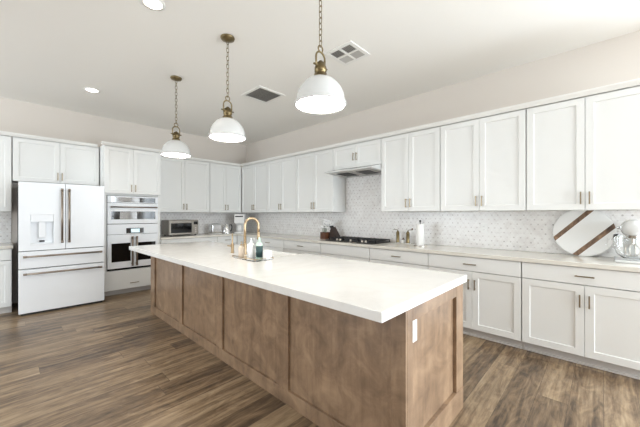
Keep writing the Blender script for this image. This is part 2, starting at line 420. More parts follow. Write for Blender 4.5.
# oven tower
tower = thing('oven_tower_cabinet', 'tall white cabinet holding the wall oven and microwave', 'cabinet', (1.068, YW, 0), 0)
TW = 0.842; yf = -0.600
tb = MB()
tb.box(0.001, 0.04, yf+0.0005, -0.0015, 0.092, 2.466)                 # left side
tb.box(TW-0.04, TW-0.001, yf+0.0005, -0.0015, 0.092, 2.466)
tb.box(0.04, TW-0.04, yf+0.02, -0.0015, 0.092, 0.412)
tb.box(0.04, TW-0.04, yf+0.02, -0.0015, 1.652, 2.466)
tb.box(0.04, TW-0.04, -0.03, -0.0015, 0.412, 1.652)
tb.build('body', M['cabinet'], tower)
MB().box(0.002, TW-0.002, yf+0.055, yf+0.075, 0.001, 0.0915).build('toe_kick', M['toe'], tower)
door(tower, 0.003, 0.407-0.0015, yf-0.0445, 1.680, 2.438, 0.407-0.03, 0.0+1.775)
door(tower, 0.407+0.0015, TW-0.003, yf-0.0445, 1.680, 2.438, 0.407+0.03, 1.775)
drawer(tower, 0.003, TW-0.003, yf-0.0445, 0.094, 0.408, True, 0.185)

# crown moulding along the tops
def crown_prof(base, s=-1):
    """(offset from door face outwards, z)"""
    return [(base, 2.467), (base-0.0, 2.446), (base-0.012, 2.446), (base-0.018, 2.456), (base-0.034, 2.482), (base-0.034, 2.496), (base+0.05, 2.496), (base+0.05, 2.467)]
def crown_x(n, x0, x1, yfront):
    mb = MB(); mb.prism([(p, z) for p, z in crown_prof(yfront)], 'x', x0, x1); struct(mb.build('trim_%d' % n, M['trim']))
mb = MB(); mb.prism([(p, z) for p, z in crown_prof(XW-D_UP)], 'y', -0.336, YW-D_UP-0.001); struct(mb.build('trim_4', M['trim']))
crown_x(5, 1.95, XW-D_UP-0.036, YW-D_UP)
crown_x(6, -0.86, 1.03, YW-D_UP)
crown_x(7, 1.034, 1.944, YW-0.644)

# ------------------------------------------------------------------ worktops
ct = MB(); ct.prism([(XW-0.645, -0.36), (XW-0.001, -0.36), (XW-0.001, YW-0.001), (1.914, YW-0.001), (1.914, YW-0.645), (XW-0.645, YW-0.645)], 'z', 0.875, 0.914, 0.003)
tag(ct.build('countertop', M['quartz_warm']), 'beige-white quartz worktop running along the right and back walls', 'countertop')
tag(MB().box(-0.87, 0.058, YW-0.645, YW-0.001, 0.875, 0.914, 0.003).build('countertop', M['quartz_warm']), 'short quartz worktop left of the refrigerator', 'countertop')

# ------------------------------------------------------------------ island
IX0, IX1, IY0, IY1 = 1.353, 2.176, 0.705, 4.487
isl = thing('kitchen_island', 'long stained-wood kitchen island base with framed panels under the white slab', 'kitchen island', (IX0, IY0, 0))
W_, L_ = IX1-IX0, IY1-IY0
SX0, SX1, SY0, SY1 = 0.49, 0.83, 1.62, 2.40   # sink cut, local
RC = 0.018
b = MB()
b.box(RC, W_-RC, RC+0.004, SY0-0.004, 0.012, 0.864); b.box(RC, W_-RC, SY1+0.004, L_-RC, 0.012, 0.864)
b.box(RC, SX0-0.004, SY0-0.004, SY1+0.004, 0.012, 0.864); b.box(SX0-0.004, W_-RC, SY0-0.004, SY1+0.004, 0.012, 0.60)
b.build('body', M['island'], isl)
cuts = [(0.0, 0.083), (0.894, 1.019), (1.815, 1.928), (2.724, 2.823), (3.63, L_)]
for a0, a1 in cuts:
    MB().box(0, RC, a0+0.0005, a1-0.0005, 0.1005, 0.864, 0.001).build('stile', M['island'], isl)
MB().box(-0.002, RC, 0, L_, 0.001, 0.1, 0.001).build('bottom_rail', M['island'], isl)
# near end: frame with recessed panel
MB().box(RC+0.001, 0.075, 0.0, RC+0.0035, 0.1505, 0.864, 0.001).build('stile', M['island'], isl)
MB().box(W_-0.125, W_, 0.0, RC+0.0035, 0.1505, 0.864, 0.001).build('stile', M['island'], isl)
MB().box(0.0755, W_-0.1255, 0.0, RC+0.0035, 0.79, 0.864, 0.001).build('top_rail', M['island'], isl)
MB().box(RC+0.001, W_, -0.002, RC+0.0035, 0.001, 0.15, 0.001).build('bottom_rail', M['island'], isl)
# far long side towards the cooktop: door fronts of the island storage
for a0, a1 in ((0.03, 0.55), (0.555, 1.08), (1.085, 1.6), (2.42, 2.95), (2.955, 3.5)):
    d = MB().shaker(0, a1-a0, 0, 0.0175, 0.11, 0.85); d.xform(Matrix.Translation((W_, a0, 0)) @ Matrix.Rotation(PI/2, 4, 'Z'))
    d.build('door', M['island'], isl)
# slab with a notch for the apron sink
CX0, CX1, CY0, CY1 = 1.11, 2.211, 0.69, 4.547
nx, ny0, ny1 = IX0+SX0+0.02, IY0+SY0+0.02, IY0+SY1-0.02
it = MB(); it.prism([(CX0, CY0), (CX1, CY0), (CX1, ny0), (nx, ny0), (nx, ny1), (CX1, ny1), (CX1, CY1), (CX0, CY1)], 'z', 0.866, 0.914, 0.003)
tag(it.build('island_countertop', M['quartz']), 'thick white quartz slab on the wood island', 'countertop')
# apron sink
sk = MB(); x0, x1, y0, y1 = IX0+SX0, IX0+0.845, IY0+SY0, IY0+SY1; zt, zb = 0.862, 0.63; t = 0.022
ax1 = x1+0.02
sk.box(x0, ax1-0.03, y0, y1, zb, zb+t); sk.box(x0, x0+t, y0, y1, zb+t, zt); sk.box(x0+t, ax1-0.03, y0, y0+t, zb+t, zt); sk.box(x0+t, ax1-0.03, y1-t, y1, zb+t, zt)
sk.box(ax1-0.03, ax1, y0, y1, zb, zt+0.0, 0.006)
sk.box(ax1-0.034, ax1, ny0+0.003, ny1-0.003, zt-0.01, 0.898, 0.004)
tag(sk.build('apron_sink', M['ceramic']), 'white apron-front sink set into the far side of the island', 'sink')

# ------------------------------------------------------------------ refrigerator
fr = thing('refrigerator', 'white four-door refrigerator with bronze bar handles', 'refrigerator', (0.10, 5.503, 0))
FW = 0.92
MB().box(0.004, FW-0.004, 0.068, 0.86, 0.05, 1.745, 0.004).build('body', M['dark'], fr)
MB().box(0.02, FW-0.02, 0.03, 0.7, 0.001, 0.0495).build('base_grille', M['dark'], fr)
def bar_handle(parent, p0, p1, off=0.055, r=0.0125):
    """round bar standing off a -y facing front, p0/p1 on the front plane"""
    mb = MB(); a, b_ = Vector(p0), Vector(p1); d = (b_-a).normalized(); o = Vector((0, -off, 0))
    mb.tube([a+o, b_+o], r, 14)
    for q in (a+d*0.03, b_-d*0.03):
        mb.tube([q, q+o], r*0.8, 10)
    for q, s_ in ((a, -1), (b_, 1)):
        mb.tube([q+o-d*s_*0.028, q+o+d*s_*0.004], r*1.16, 14)
    return mb.build('handle', M['bronze'], parent, label='brushed bronze bar handle')
x_mid = 0.466
# left door built round the dispenser recess
rx0, rx1, rz0, rz1 = 0.113, 0.341, 0.925, 1.335
ld = MB()
ld.box(0, rx0, 0, 0.06, 0.853, 1.765); ld.box(rx1, x_mid-0.003, 0, 0.06, 0.853, 1.765)
ld.box(rx0, rx1, 0, 0.06, 0.853, rz0); ld.box(rx0, rx1, 0, 0.06, rz1, 1.765)
ld.box(rx0, rx1, 0.055, 0.066, rz0, rz1)
bmesh.ops.remove_doubles(ld.bm, verts=ld.bm.verts, dist=1e-5)
ldo = ld.build('door', M['appliance'], fr)
bar_handle(ldo, (0.427, 0, 0.945), (0.427, 0, 1.69))
disp = MB().box(rx0+0.002, rx1-0.002, -0.004, 0.05, 1.235, rz1-0.002, 0.002)
disp.box(0.19, 0.265, 0.012, 0.05, 1.02, 1.234, 0.004)
disp.box(rx0+0.002, rx1-0.002, -0.002, 0.05, rz0+0.001, rz0+0.016, 0.002)
disp.build('water_dispenser', M['appliance'], ldo)
MB().box(0.198, 0.250, 0.004, 0.0115, 0.962, 0.986, 0.001).build('badge', M['dark'], ldo, label='small dark badge')
rdo = MB().box(x_mid+0.003, FW, 0, 0.06, 0.853, 1.765, 0.004).build('door', M['appliance'], fr)
bar_handle(rdo, (0.504, 0, 0.945), (0.504, 0, 1.69))
d1 = MB().box(0, FW, 0, 0.06, 0.617, 0.842, 0.004).build('drawer', M['appliance'], fr); bar_handle(d1, (0.045, 0, 0.778), (0.878, 0, 0.778))
d2 = MB().box(0, FW, 0, 0.06, 0.03, 0.604, 0.004).build('drawer', M['appliance'], fr); bar_handle(d2, (0.045, 0, 0.550), (0.878, 0, 0.550))

# ------------------------------------------------------------------ ovens in the tower
OY = YW-0.6005-0.03       # front of the oven fascia
mw = thing('built_in_microwave', 'white built-in microwave with one long bronze handle, upper unit of the oven tower', 'microwave', (1.113, OY, 1.178))
OW = 0.752
MB().box(0.003, OW-0.003, 0.032, 0.5, 0.002, 0.462).build('body', M['dark'], mw)
MB().box(0, OW, 0, 0.03, 0.35, 0.464, 0.003).build('control_panel', M['appliance'], mw)
MB().box(0.055, 0.46, -0.003, -0.0002, 0.362, 0.444).build('display_glass', M['reflection_glass'], mw, label='control glass patch imitating a sky reflection')
MB().box(0.461, OW-0.045, -0.003, -0.0002, 0.362, 0.444).build('display_glass', M['black'], mw, label='black control glass')
md = MB().box(0, OW, 0, 0.03, 0.004, 0.345, 0.003).build('door', M['appliance'], mw)
MB().box(0.052, OW-0.045, -0.003, -0.0002, 0.075, 0.208).build('window', M['black'], md, label='dark door glass')
MB().box(0.052+0.12, 0.42, -0.0045, -0.0032, 0.078, 0.205).build('window_reflection', M['reflection_glass'], md, label='patch imitating a reflection in the door glass')  # patch put in as a reflection over part of the glass
bar_handle(md, (0.04, 0, 0.279), (OW-0.03, 0, 0.279), 0.05, 0.011)
ov = thing('wall_oven', 'white french-door wall oven with paired upright bronze handles, lower unit of the tower', 'oven', (1.113, OY, 0.417))
MB().box(0.003, OW-0.003, 0.032, 0.5, 0.002, 0.755).build('body', M['dark'], ov)
MB().box(0.0, OW, 0.004, 0.0315, 0.0, 0.022).build('gap_strip', M['black'], ov)  # black strip along the dark gap below the oven doors
MB().box(0, OW, 0, 0.03, 0.588, 0.755, 0.003).build('control_panel', M['appliance'], ov)
MB().box(0.262, 0.524, -0.003, -0.0002, 0.6, 0.688).build('display', M['black'], ov)
MB().box(0.33, 0.46, -0.0045, -0.0032, 0.612, 0.676).build('clock_screen', M['display'], ov, label='pale lit display')
for s_ in (0, 1):
    xa, xb = (0, OW/2-0.0015) if s_ == 0 else (OW/2+0.0015, OW)
    od = MB().box(xa, xb, 0, 0.03, 0.026, 0.582, 0.003).build('door', M['appliance'], ov)
    wa, wb = (0.055, 0.325) if s_ == 0 else (OW-0.325, OW-0.04)
    MB().box(wa, wb, -0.003, -0.0002, 0.135, 0.440).build('window', M['black'], od, label='black oven window')
    hx_ = OW/2-0.033 if s_ == 0 else OW/2+0.033
    bar_handle(od, (hx_, 0, 0.06), (hx_, 0, 0.548), 0.05, 0.0135)

# ------------------------------------------------------------------ range hood
hd = thing('range_hood', 'white under-cabinet range hood above the black cooktop', 'range hood', (XW, 3.262, 1.968), ROT_R)
HW = 3.262-2.350
h = MB(); h.prism([(-0.002, 0.002), (-0.002, 0.1), (-0.345, 0.1), (-0.36, 0.095), (-0.56, 0.046), (-0.56, 0.028), (-0.535, 0.028)], 'x', 0.001, HW-0.001)
h.build('housing', M['enamel'], hd)
UN = Matrix.Translation((0, -0.535, 0.0275)) @ Matrix.Rotation(math.atan2(-0.024, 0.508), 4, 'X')
for k in range(2):
    a0 = 0.10+k*0.38
    MB().box(a0, a0+0.34, 0.06, 0.42, -0.006, -0.0008, 0.001).xform(UN).build('grease_filter', M['steel'], hd)
    MB().box(a0+0.05, a0+0.29, 0.10, 0.38, -0.011, -0.0062, 0.001).xform(UN).build('baffle', M['iron'], hd)
MB().box(0.47, 0.58, -0.0015, 0.0015, -0.012, 0.012).xform(Matrix.Translation((0, -0.47, 0.0685)) @ Matrix.Rotation(math.radians(-76), 4, 'X')).build('hood_badge', M['dark'], hd)  # plain dark badge plate on the sloped front

# ------------------------------------------------------------------ cooktop
ck = thing('gas_cooktop', 'black gas cooktop with iron grates and pale knobs set in the worktop', 'cooktop', (3.80, 2.80, 0.9142))
MB().box(-0.26, 0.22, -0.455, 0.455, 0.0, 0.012, 0.004).build('base_plate', M['iron'], ck)
for k in range(3):
    c = -0.3+0.3*k; g = MB()
    x0, x1 = -0.17, 0.205; y0, y1 = c-0.143, c+0.143
    zt = 0.045
    for a, b_ in (((x0, y0), (x1, y0)), ((x1, y0), (x1, y1)), ((x1, y1), (x0, y1)), ((x0, y1), (x0, y0))):
        g.box(min(a[0], b_[0])-0.007, max(a[0], b_[0])+0.007, min(a[1], b_[1])-0.007, max(a[1], b_[1])+0.007, zt-0.016, zt)
    for yy in (c-0.07, c, c+0.07): g.box(x0, x1, yy-0.006, yy+0.006, zt-0.014, zt-0.001)
    for xx in (x0+0.1, x1-0.1): g.box(xx-0.006, xx+0.006, y0, y1, zt-0.014, zt-0.001)
    for xx in (x0, x1):
        for yy in (y0, y1): g.box(xx-0.007, xx+0.007, yy-0.007, yy+0.007, 0.0122, zt-0.015)
    g.build('grate', M['iron'], ck)
for xx, yy, r in ((-0.07, -0.3, 0.04), (0.12, -0.3, 0.035), (0.02, 0, 0.055), (-0.07, 0.3, 0.04), (0.12, 0.3, 0.035)):
    MB().cyl(r, 0.0122, 0.024, (xx, yy, 0)).build('burner', M['dark'], ck)
for yy in (0.235, 0.175, -0.03, -0.245, -0.305):
    MB().lathe([(0, 0.0122), (0.02, 0.0122), (0.02, 0.018), (0.0165, 0.022), (0.0165, 0.040), (0.014, 0.042), (0, 0.042)], 20, (-0.222, yy, 0)).build('knob', M['steel'], ck, label='pale metal knob')

# ------------------------------------------------------------------ pendants
def link_pts(L, Rr, c, flip):
    pts = []
    for i in range(14):
        a = 2*PI*i/14; u = Rr*math.cos(a); v = Rr*math.sin(a) + (L/2-Rr)*(1 if math.sin(a) >= 0 else -1)
        pts.append((c[0]+(u if not flip else 0), c[1]+(0 if not flip else u), c[2]+v))
    return pts
def make_pendant(loc, label):
    p = thing('pendant_lamp', label, 'pendant lamp', loc, 0, 'dome pendants over the island')
    # local z = 0 at the ceiling
    MB().lathe([(0, -0.0005), (0.066, -0.0005), (0.068, -0.006), (0.062, -0.02), (0.03, -0.03), (0.012, -0.034), (0.0, -0.034)], 28).build('canopy', M['brass'], p)
    zr = 2.077-ZC
    ch = MB(); z = -0.046; k = 0; top = 2.475-ZC
    while z > top:
        ch.tube(link_pts(0.046, 0.0115, (0, 0, z), k % 2 == 1), 0.0026, 6, True); z -= 0.0395; k += 1
    ch.build('chain', M['brass'], p)
    sh = MB()
    sh.tube([(0.022*math.cos(a), 0.0, zr+0.388+0.022*math.sin(a)) for a in [2*PI*i/18 for i in range(18)]], 0.0045, 8, True)
    u = [(-0.041, 0, zr+0.25), (-0.043, 0, zr+0.31)] + [(-0.043*math.cos(a), 0, zr+0.325+0.042*math.sin(a)) for a in [PI*i/10 for i in range(11)]] + [(0.043, 0, zr+0.31), (0.041, 0, zr+0.25)]
    sh.tube(u, 0.0065, 8)
    sh.tube([(-0.064, 0, zr+0.268), (0.064, 0, zr+0.268)], 0.007, 8)
    sh.build('shackle', M['brass'], p)
    MB().lathe([(0, zr+0.305), (0.012, zr+0.305), (0.016, zr+0.295), (0.03, zr+0.29), (0.032, zr+0.264), (0.041, zr+0.26), (0.041, zr+0.23), (0.035, zr+0.226), (0.035, zr+0.215),
                (0.045, zr+0.212), (0.047, zr+0.196), (0.05, zr+0.194), (0.05, zr+0.186), (0, zr+0.186)], 28).build('socket', M['brass'], p)
    prof = [(0.051, 0.1885)]
    for i in range(1, 13):
        a = PI/2*i/12; prof.append((0.048+0.117*math.sin(a)**1.3, 0.03+0.158*math.cos(a)))
    prof += [(0.167, 0.022), (0.176, 0.018), (0.178, 0.004), (0.176, 0.0), (0.168, 0.0), (0.165, 0.012), (0.160, 0.03)]
    for i in range(11, 0, -1):
        a = PI/2*i/12; prof.append((0.042+0.117*math.sin(a)**1.3, 0.03+0.152*math.cos(a)))
    prof.append((0.0, 0.183))
    MB().lathe([(r, zr+z_) for r, z_ in prof], 48).build('lamp_shade', M['enamel'], p, label='white dome shade')
    MB().lathe([(0, zr+0.006), (0.163, zr+0.006), (0.163, zr+0.011), (0, zr+0.011)], 48).build('diffuser', M['lamp'], p, label='glowing frosted diffuser')
    return p
make_pendant((1.475, 1.400, ZC), 'white dome pendant on a brass chain, over the near end of the island')
make_pendant((1.482, 2.655, ZC), 'white dome pendant on a brass chain, middle one of three over the island')
make_pendant((1.470, 3.908, ZC), 'white dome pendant on a brass chain, over the far end of the island')

# ------------------------------------------------------------------ ceiling fittings
def downlight(x, y, label):
    l = bpy.data.lights.new('downlight_beam', 'AREA'); l.shape = 'DISK'; l.size = 0.13; l.energy = P_DOWN; l.spread = math.radians(110); l.color = (1.0, 0.95, 0.89)
    lo = bpy.data.objects.new('downlight_beam', l); COL.objects.link(lo); lo.location = (x, y, ZC-0.0075)
    r = thing('recessed_light', label, 'ceiling light', (x, y, ZC), 0, 'recessed ceiling lights')
    MB().lathe([(0.068, -0.0008), (0.092, -0.0008), (0.092, -0.004), (0.068, -0.007)], 32).build('trim_ring', M['trim'], r)
    MB().lathe([(0, -0.0012), (0.067, -0.0012), (0.067, -0.004), (0, -0.004)], 32).build('lens', M['downlight'], r, label='glowing lens')
downlight(0.81, 5.136, 'round recessed ceiling light in front of the refrigerator wall')
downlight(0.82, 2.662, 'round recessed ceiling light cut by the top edge of the photo')
rv = thing('return_vent', 'square ceiling grille with dark louvres, beside the middle pendant', 'ceiling vent', (2.545, 3.555, ZC))
f_ = MB(); A, B_ = 0.225, 0.185
for bx in ((-A, A, -A, -B_), (-A, A, B_, A), (-A, -B_, -B_, B_), (B_, A, -B_, B_)): f_.box(*bx, -0.012, -0.0008)
f_.build('frame', M['trim'], rv)
MB().box(-B_, B_, -B_, B_, -0.003, -0.0008).build('backing', M['duct'], rv)
s_ = MB()
for i in range(16):
    c = -B_+2*B_*(i+0.5)/16; s_.prism([(c-0.009, -0.011), (c+0.004, -0.0035), (c+0.006, -0.0035), (c-0.007, -0.011)], 'y', -B_, B_)
s_.build('louvre', M['grille'], rv)
sv = thing('supply_vent', 'square four-way ceiling diffuser to the right of the nearest pendant', 'ceiling vent', (2.515, 1.988, ZC))
f_ = MB(); A, B_ = 0.175, 0.135
for bx in ((-A, A, -A, -B_), (-A, A, B_, A), (-A, -B_, -B_, B_), (B_, A, -B_, B_), (-0.012, 0.012, -B_, B_), (-B_, -0.012, -0.012, 0.012), (0.012, B_, -0.012, 0.012)): f_.box(*bx, -0.012, -0.0008)
f_.build('frame', M['trim'], sv)
MB().box(-B_, B_, -B_, B_, -0.0025, -0.0008).build('backing', M['duct'], sv)
for ix, iy in ((0, 0), (0, 1), (1, 0), (1, 1)):
    s_ = MB(); xa = -B_ if ix == 0 else 0.013; xb = -0.013 if ix == 0 else B_; ya = -B_ if iy == 0 else 0.013; yb = -0.013 if iy == 0 else B_
    for i in range(6):
        t_ = (i+0.5)/6
        if ix == iy:
            c = ya+(yb-ya)*t_; q = 1 if iy == 0 else -1
            s_.prism([(c-0.008*q, -0.011), (c+0.006*q, -0.003), (c+0.008*q, -0.003), (c-0.006*q, -0.011)], 'x', xa, xb)
        else:
            c = xa+(xb-xa)*t_; q = 1 if ix == 0 else -1
            s_.prism([(c-0.008*q, -0.011), (c+0.006*q, -0.003), (c+0.008*q, -0.003), (c-0.006*q, -0.011)], 'y', ya, yb)
    s_.build('louvre', M['grille'], sv)

# ------------------------------------------------------------------ outlets
def outlet(loc, rz, label):
    r = thing('wall_outlet', label, 'outlet', loc, rz)
    MB().box(-0.036, 0.036, -0.006, -0.0008, -0.058, 0.058, 0.0015).build('cover_plate', M['plastic_white'], r)
    for z in (-0.02, 0.02):
        s = MB().box(-0.016, 0.016, -0.0085, -0.0062, z-0.014, z+0.014, 0.001).build('socket', M['plastic_white'], r)
        MB().box(-0.007, -0.005, -0.0092, -0.0086, z-0.006, z+0.004).box(0.005, 0.007, -0.0092, -0.0086, z-0.006, z+0.004).build('slot', M['dark'], s)
outlet((XW-0.0075, 1.075, 1.166), ROT_R, 'white double outlet on the tiled wall left of the striped board')
outlet((1.472, IY0+0.0215, 0.722), 0, 'white outlet plate on the near end panel of the island')

# ------------------------------------------------------------------ round striped board
LEAN = math.radians(9)
bd = thing('round_board', 'large round white board with two slanted wood stripes leaning on the tiled wall', 'serving board', (3.992, 0.152, 0.9145))
R = 0.243; tk = 0.016
Bm = Matrix.Rotation(LEAN, 4, 'Y')
m1 = MB(); m1.lathe([(0, 0), (R-0.004, 0), (R, 0.004), (R, tk-0.004), (R-0.004, tk), (0, tk)], 72, (0, 0, R), 'x', False); m1.xform(Bm)
m1.build('disc', M['plastic_white'], bd)
SA = 47
def stripe(off, wdt):
    # inlay band: direction up and to viewer's right (world -y)
    d = Vector((0, -math.cos(math.radians(SA)), math.sin(math.radians(SA)))); n = Vector((0, d.z, -d.y))
    pts = []
    def arc(o):
        return math.sqrt(max(0, (R-0.0005)**2-o*o))
    o0, o1 = off-wdt/2, off+wdt/2; c = Vector((0, 0, R)); loop = []
    N = 6
    for i in range(N+1):
        o = o0+(o1-o0)*i/N; loop.append(c+n*o+d*arc(o))
    for i in range(N+1):
        o = o1+(o0-o1)*i/N; loop.append(c+n*o-d*arc(o))
    mb = MB(); mb.prism([(p.y, p.z) for p in loop], 'x', -0.0012, -0.0002); mb.xform(Bm); mb.build('stripe', M['stripe'], bd, label='slanted wood inlay')
stripe(0.112, 0.040); stripe(-0.118, 0.040)

# ------------------------------------------------------------------ stand mixer at the photo's right edge
mx = thing('stand_mixer', 'white stand mixer with a clear glass bowl at the right edge of the worktop', 'stand mixer', (3.84, -0.185, 0.9145))
MB().box(-0.17, 0.17, -0.115, 0.115, 0.0, 0.022, 0.008).build('base', M['enamel'], mx)
MB().box(0.10, 0.17, -0.05, 0.05, 0.0225, 0.225, 0.018).build('column', M['enamel'], mx)
MB().lathe([(0, -0.17), (0.03, -0.17), (0.055, -0.16), (0.07, -0.12), (0.076, -0.02), (0.07, 0.09), (0.055, 0.15), (0.028, 0.17), (0, 0.17)], 32, (0, 0, 0.300), 'x').build('head', M['enamel'], mx)
MB().lathe([(0.0745, -0.11), (0.0775, -0.11), (0.0795, -0.09), (0.0775, -0.09)], 32, (0, 0, 0.300), 'x').build('trim_band', M['chrome'], mx)
MB().cyl(0.05, 0.206, 0.2235, (-0.055, 0, 0)).build('bowl_collar', M['chrome'], mx)
MB().lathe([(0, 0.024), (0.055, 0.024), (0.06, 0.03), (0.100, 0.068), (0.122, 0.135), (0.126, 0.200), (0.122, 0.240), (0.1195, 0.240), (0.1235, 0.200), (0.1195, 0.136), (0.0985, 0.071), (0.058, 0.033), (0, 0.033)], 48, (-0.035, 0, 0)).build('bowl', M['glass'], mx, label='clear glass bowl')
MB().tube([(-0.035, 0.128, 0.195), (-0.035, 0.155, 0.198), (-0.035, 0.165, 0.155), (-0.035, 0.15, 0.112), (-0.035, 0.123, 0.120)], 0.006, 10).build('bowl_handle', M['glass'], mx)
bt = MB(); bt.cyl(0.010, 0.158, 0.2055, (-0.055, 0, 0))
for a in range(4):
    an = PI*a/4+0.3; bt.tube([(-0.055+0.05*math.cos(an)*math.sin(t), 0.05*math.sin(an)*math.sin(t), 0.105+0.055*math.cos(t)) for t in [2*PI*i/20 for i in range(20)]], 0.003, 6, True)
bt.build('whisk', M['steel'], mx, label='metal whisk')
MB().lathe([(0, 0.0), (0.014, 0.0), (0.014, 0.02), (0, 0.02)], 16, (0.0, 0.0765, 0.300), 'y').build('knob', M['chrome'], mx)

# ------------------------------------------------------------------ paper towel, mills, jar
CZ = 0.9145
pt = thing('paper_towel_holder', 'upright holder with a white paper towel roll on the worktop', 'paper towel holder', (3.80, 1.772, CZ))
MB().cyl(0.085, 0, 0.012).build('base', M['steel'], pt)
MB().cyl(0.006, 0.012, 0.318).build('rod', M['iron'], pt)
MB().lathe([(0, 0.318), (0.006, 0.318), (0.014, 0.328), (0.014, 0.336), (0.008, 0.344), (0, 0.346)], 16).build('finial', M['iron'], pt)
tag(MB().lathe([(0.02, 0.0), (0.050, 0.0), (0.051, 0.003), (0.051, 0.277), (0.050, 0.28), (0.02, 0.28), (0.02, 0.0)], 36).build('paper_towel_roll', M['paper'], None, (3.80, 1.772, CZ+0.0125)), 'thick white paper towel roll standing on its holder', 'paper towel')
def mill(loc, ang, label):
    r = thing('crank_mill', label, 'pepper mill', loc, 0, 'brass crank mills')
    MB().lathe([(0, 0), (0.026, 0), (0.027, 0.004), (0.024, 0.02), (0.024, 0.135), (0.026, 0.14), (0.022, 0.152), (0.012, 0.168), (0.008, 0.180), (0, 0.182)], 28).build('body', M['brass'], r)
    a = Vector((math.cos(ang), math.sin(ang), 0)); e = a*0.062
    MB().tube([(0, 0, 0.186), tuple(a*0.03+Vector((0, 0, 0.192))), tuple(e+Vector((0, 0, 0.192)))], 0.004, 8).build('crank', M['brass'], r)
    MB().lathe([(0, 0.192), (0.01, 0.197), (0.012, 0.207), (0.008, 0.218), (0, 0.22)], 14, tuple(e)).build('knob', M['plastic_white'] if ang > 0 else M['walnut'], r)
def coaster(loc, label):
    tag(MB().lathe([(0, 0), (0.044, 0), (0.046, 0.003), (0.046, 0.01), (0.042, 0.01), (0.04, 0.005), (0, 0.005)], 28).build('saucer', M['ceramic'], None, loc), label, 'saucer', 'saucers under the mills')
coaster((3.97, 2.197, CZ), 'small white saucer under the left crank mill'); coaster((3.97, 2.037, CZ), 'small white saucer under the right crank mill')
mill((3.97, 2.197, CZ+0.0055), math.radians(110), 'slim brass mill with its crank pointing left, next to the cooktop')
mill((3.97, 2.037, CZ+0.0055), math.radians(-75), 'slim brass mill with its crank pointing right, next to the paper towel')
jr = thing('salt_jar', 'tiny white jar with a dark knob between the two brass mills', 'jar', (3.985, 2.118, CZ))
MB().lathe([(0, 0), (0.026, 0), (0.029, 0.004), (0.029, 0.05), (0.026, 0.054), (0, 0.054)], 24).build('pot', M['ceramic'], jr)
MB().lathe([(0, 0.0542), (0.024, 0.0542), (0.022, 0.06), (0.006, 0.064), (0.009, 0.075), (0.006, 0.08), (0, 0.081)], 20).build('lid', M['walnut'], jr)

# ------------------------------------------------------------------ planter box with flowers, knife block
px_, py_ = 3.80, 3.495
pb = thing('planter_box', 'small brown wooden box left of the cooktop', 'planter', (px_, py_, CZ), ROT_R)
mbx = MB()
mbx.box(-0.06, 0.06, -0.06, -0.05, 0, 0.115); mbx.box(-0.06, 0.06, 0.05, 0.06, 0, 0.115); mbx.box(-0.06, -0.05, -0.05, 0.05, 0, 0.115); mbx.box(0.05, 0.06, -0.05, 0.05, 0, 0.115); mbx.box(-0.05, 0.05, -0.05, 0.05, 0, 0.03)
mbx.build('box', M['walnut'], pb)
rng = random.Random(5)
fl = thing('flower_arrangement', 'white and grey flowers standing in the brown wooden box', 'flowers', (px_, py_, CZ+0.031), ROT_R)
st = MB(); pe = MB(); lf = MB()
for i in range(26):
    x = rng.uniform(-0.042, 0.042); y = rng.uniform(-0.035, 0.035); hgt = rng.uniform(0.15, 0.31); tx = x*(1.2 if hgt < 0.22 else 1.9)+rng.uniform(-.012, .012); ty = y*1.4
    st.tube([(x*0.6, y*0.6, 0), (x, y, hgt*0.5), (tx, ty, hgt)], 0.002, 5)
    if i % 3 != 0:
        for k in range(7):
            a = 2*PI*k/7; rr = 0.024
            pe.lathe([(0, -0.005), (0.019, 0), (0.016, 0.012), (0, 0.017)], 8, (tx+rr*math.cos(a), ty+rr*math.sin(a), hgt+rng.uniform(-.006, .006)))
        pe.lathe([(0, -0.006), (0.012, 0), (0.009, 0.012), (0, 0.015)], 8, (tx, ty, hgt))
    else:
        for k in range(6):
            a = rng.uniform(0, 2*PI); zz = hgt*rng.uniform(0.55, 1.0); c0 = Vector((tx, ty, zz)); d = Vector((math.cos(a), math.sin(a), 0.5)).normalized(); n_ = d.cross(Vector((0, 0, 1))).normalized()
            L = rng.uniform(0.025, 0.04)
            vs_ = [lf.bm.verts.new(c0), lf.bm.verts.new(c0+d*L*0.5+n_*L*0.25+Vector((0, 0, 0.003))), lf.bm.verts.new(c0+d*L), lf.bm.verts.new(c0+d*L*0.5-n_*L*0.25+Vector((0, 0, 0.003)))]
            lf.bm.faces.new(vs_)
st.build('stem', M['leaf'], fl); pe.build('blossom', M['petal'], fl); lf.build('leaf', M['leaf'], fl)
kb = thing('knife_block', 'dark wooden knife block slanting down towards the cooktop, beside the planter box', 'knife block', (3.88, 3.358, CZ), PI/2)
MB().prism([(-0.115, 0.0), (0.045, 0.0), (0.062, 0.03), (0.05, 0.15), (0.015, 0.205), (-0.105, 0.03)], 'y', -0.055, 0.055, 0.003).build('block', M['dark_wood'], kb)
for i in range(5):
    yy = -0.04+0.02*i
    MB().box(-0.007, 0.007, -0.005, 0.005, 0, 0.05, 0.002).xform(Matrix.Translation((0.038, yy, 0.178)) @ Matrix.Rotation(math.radians(32), 4, 'Y')).build('knife_handle', M['iron'], kb)

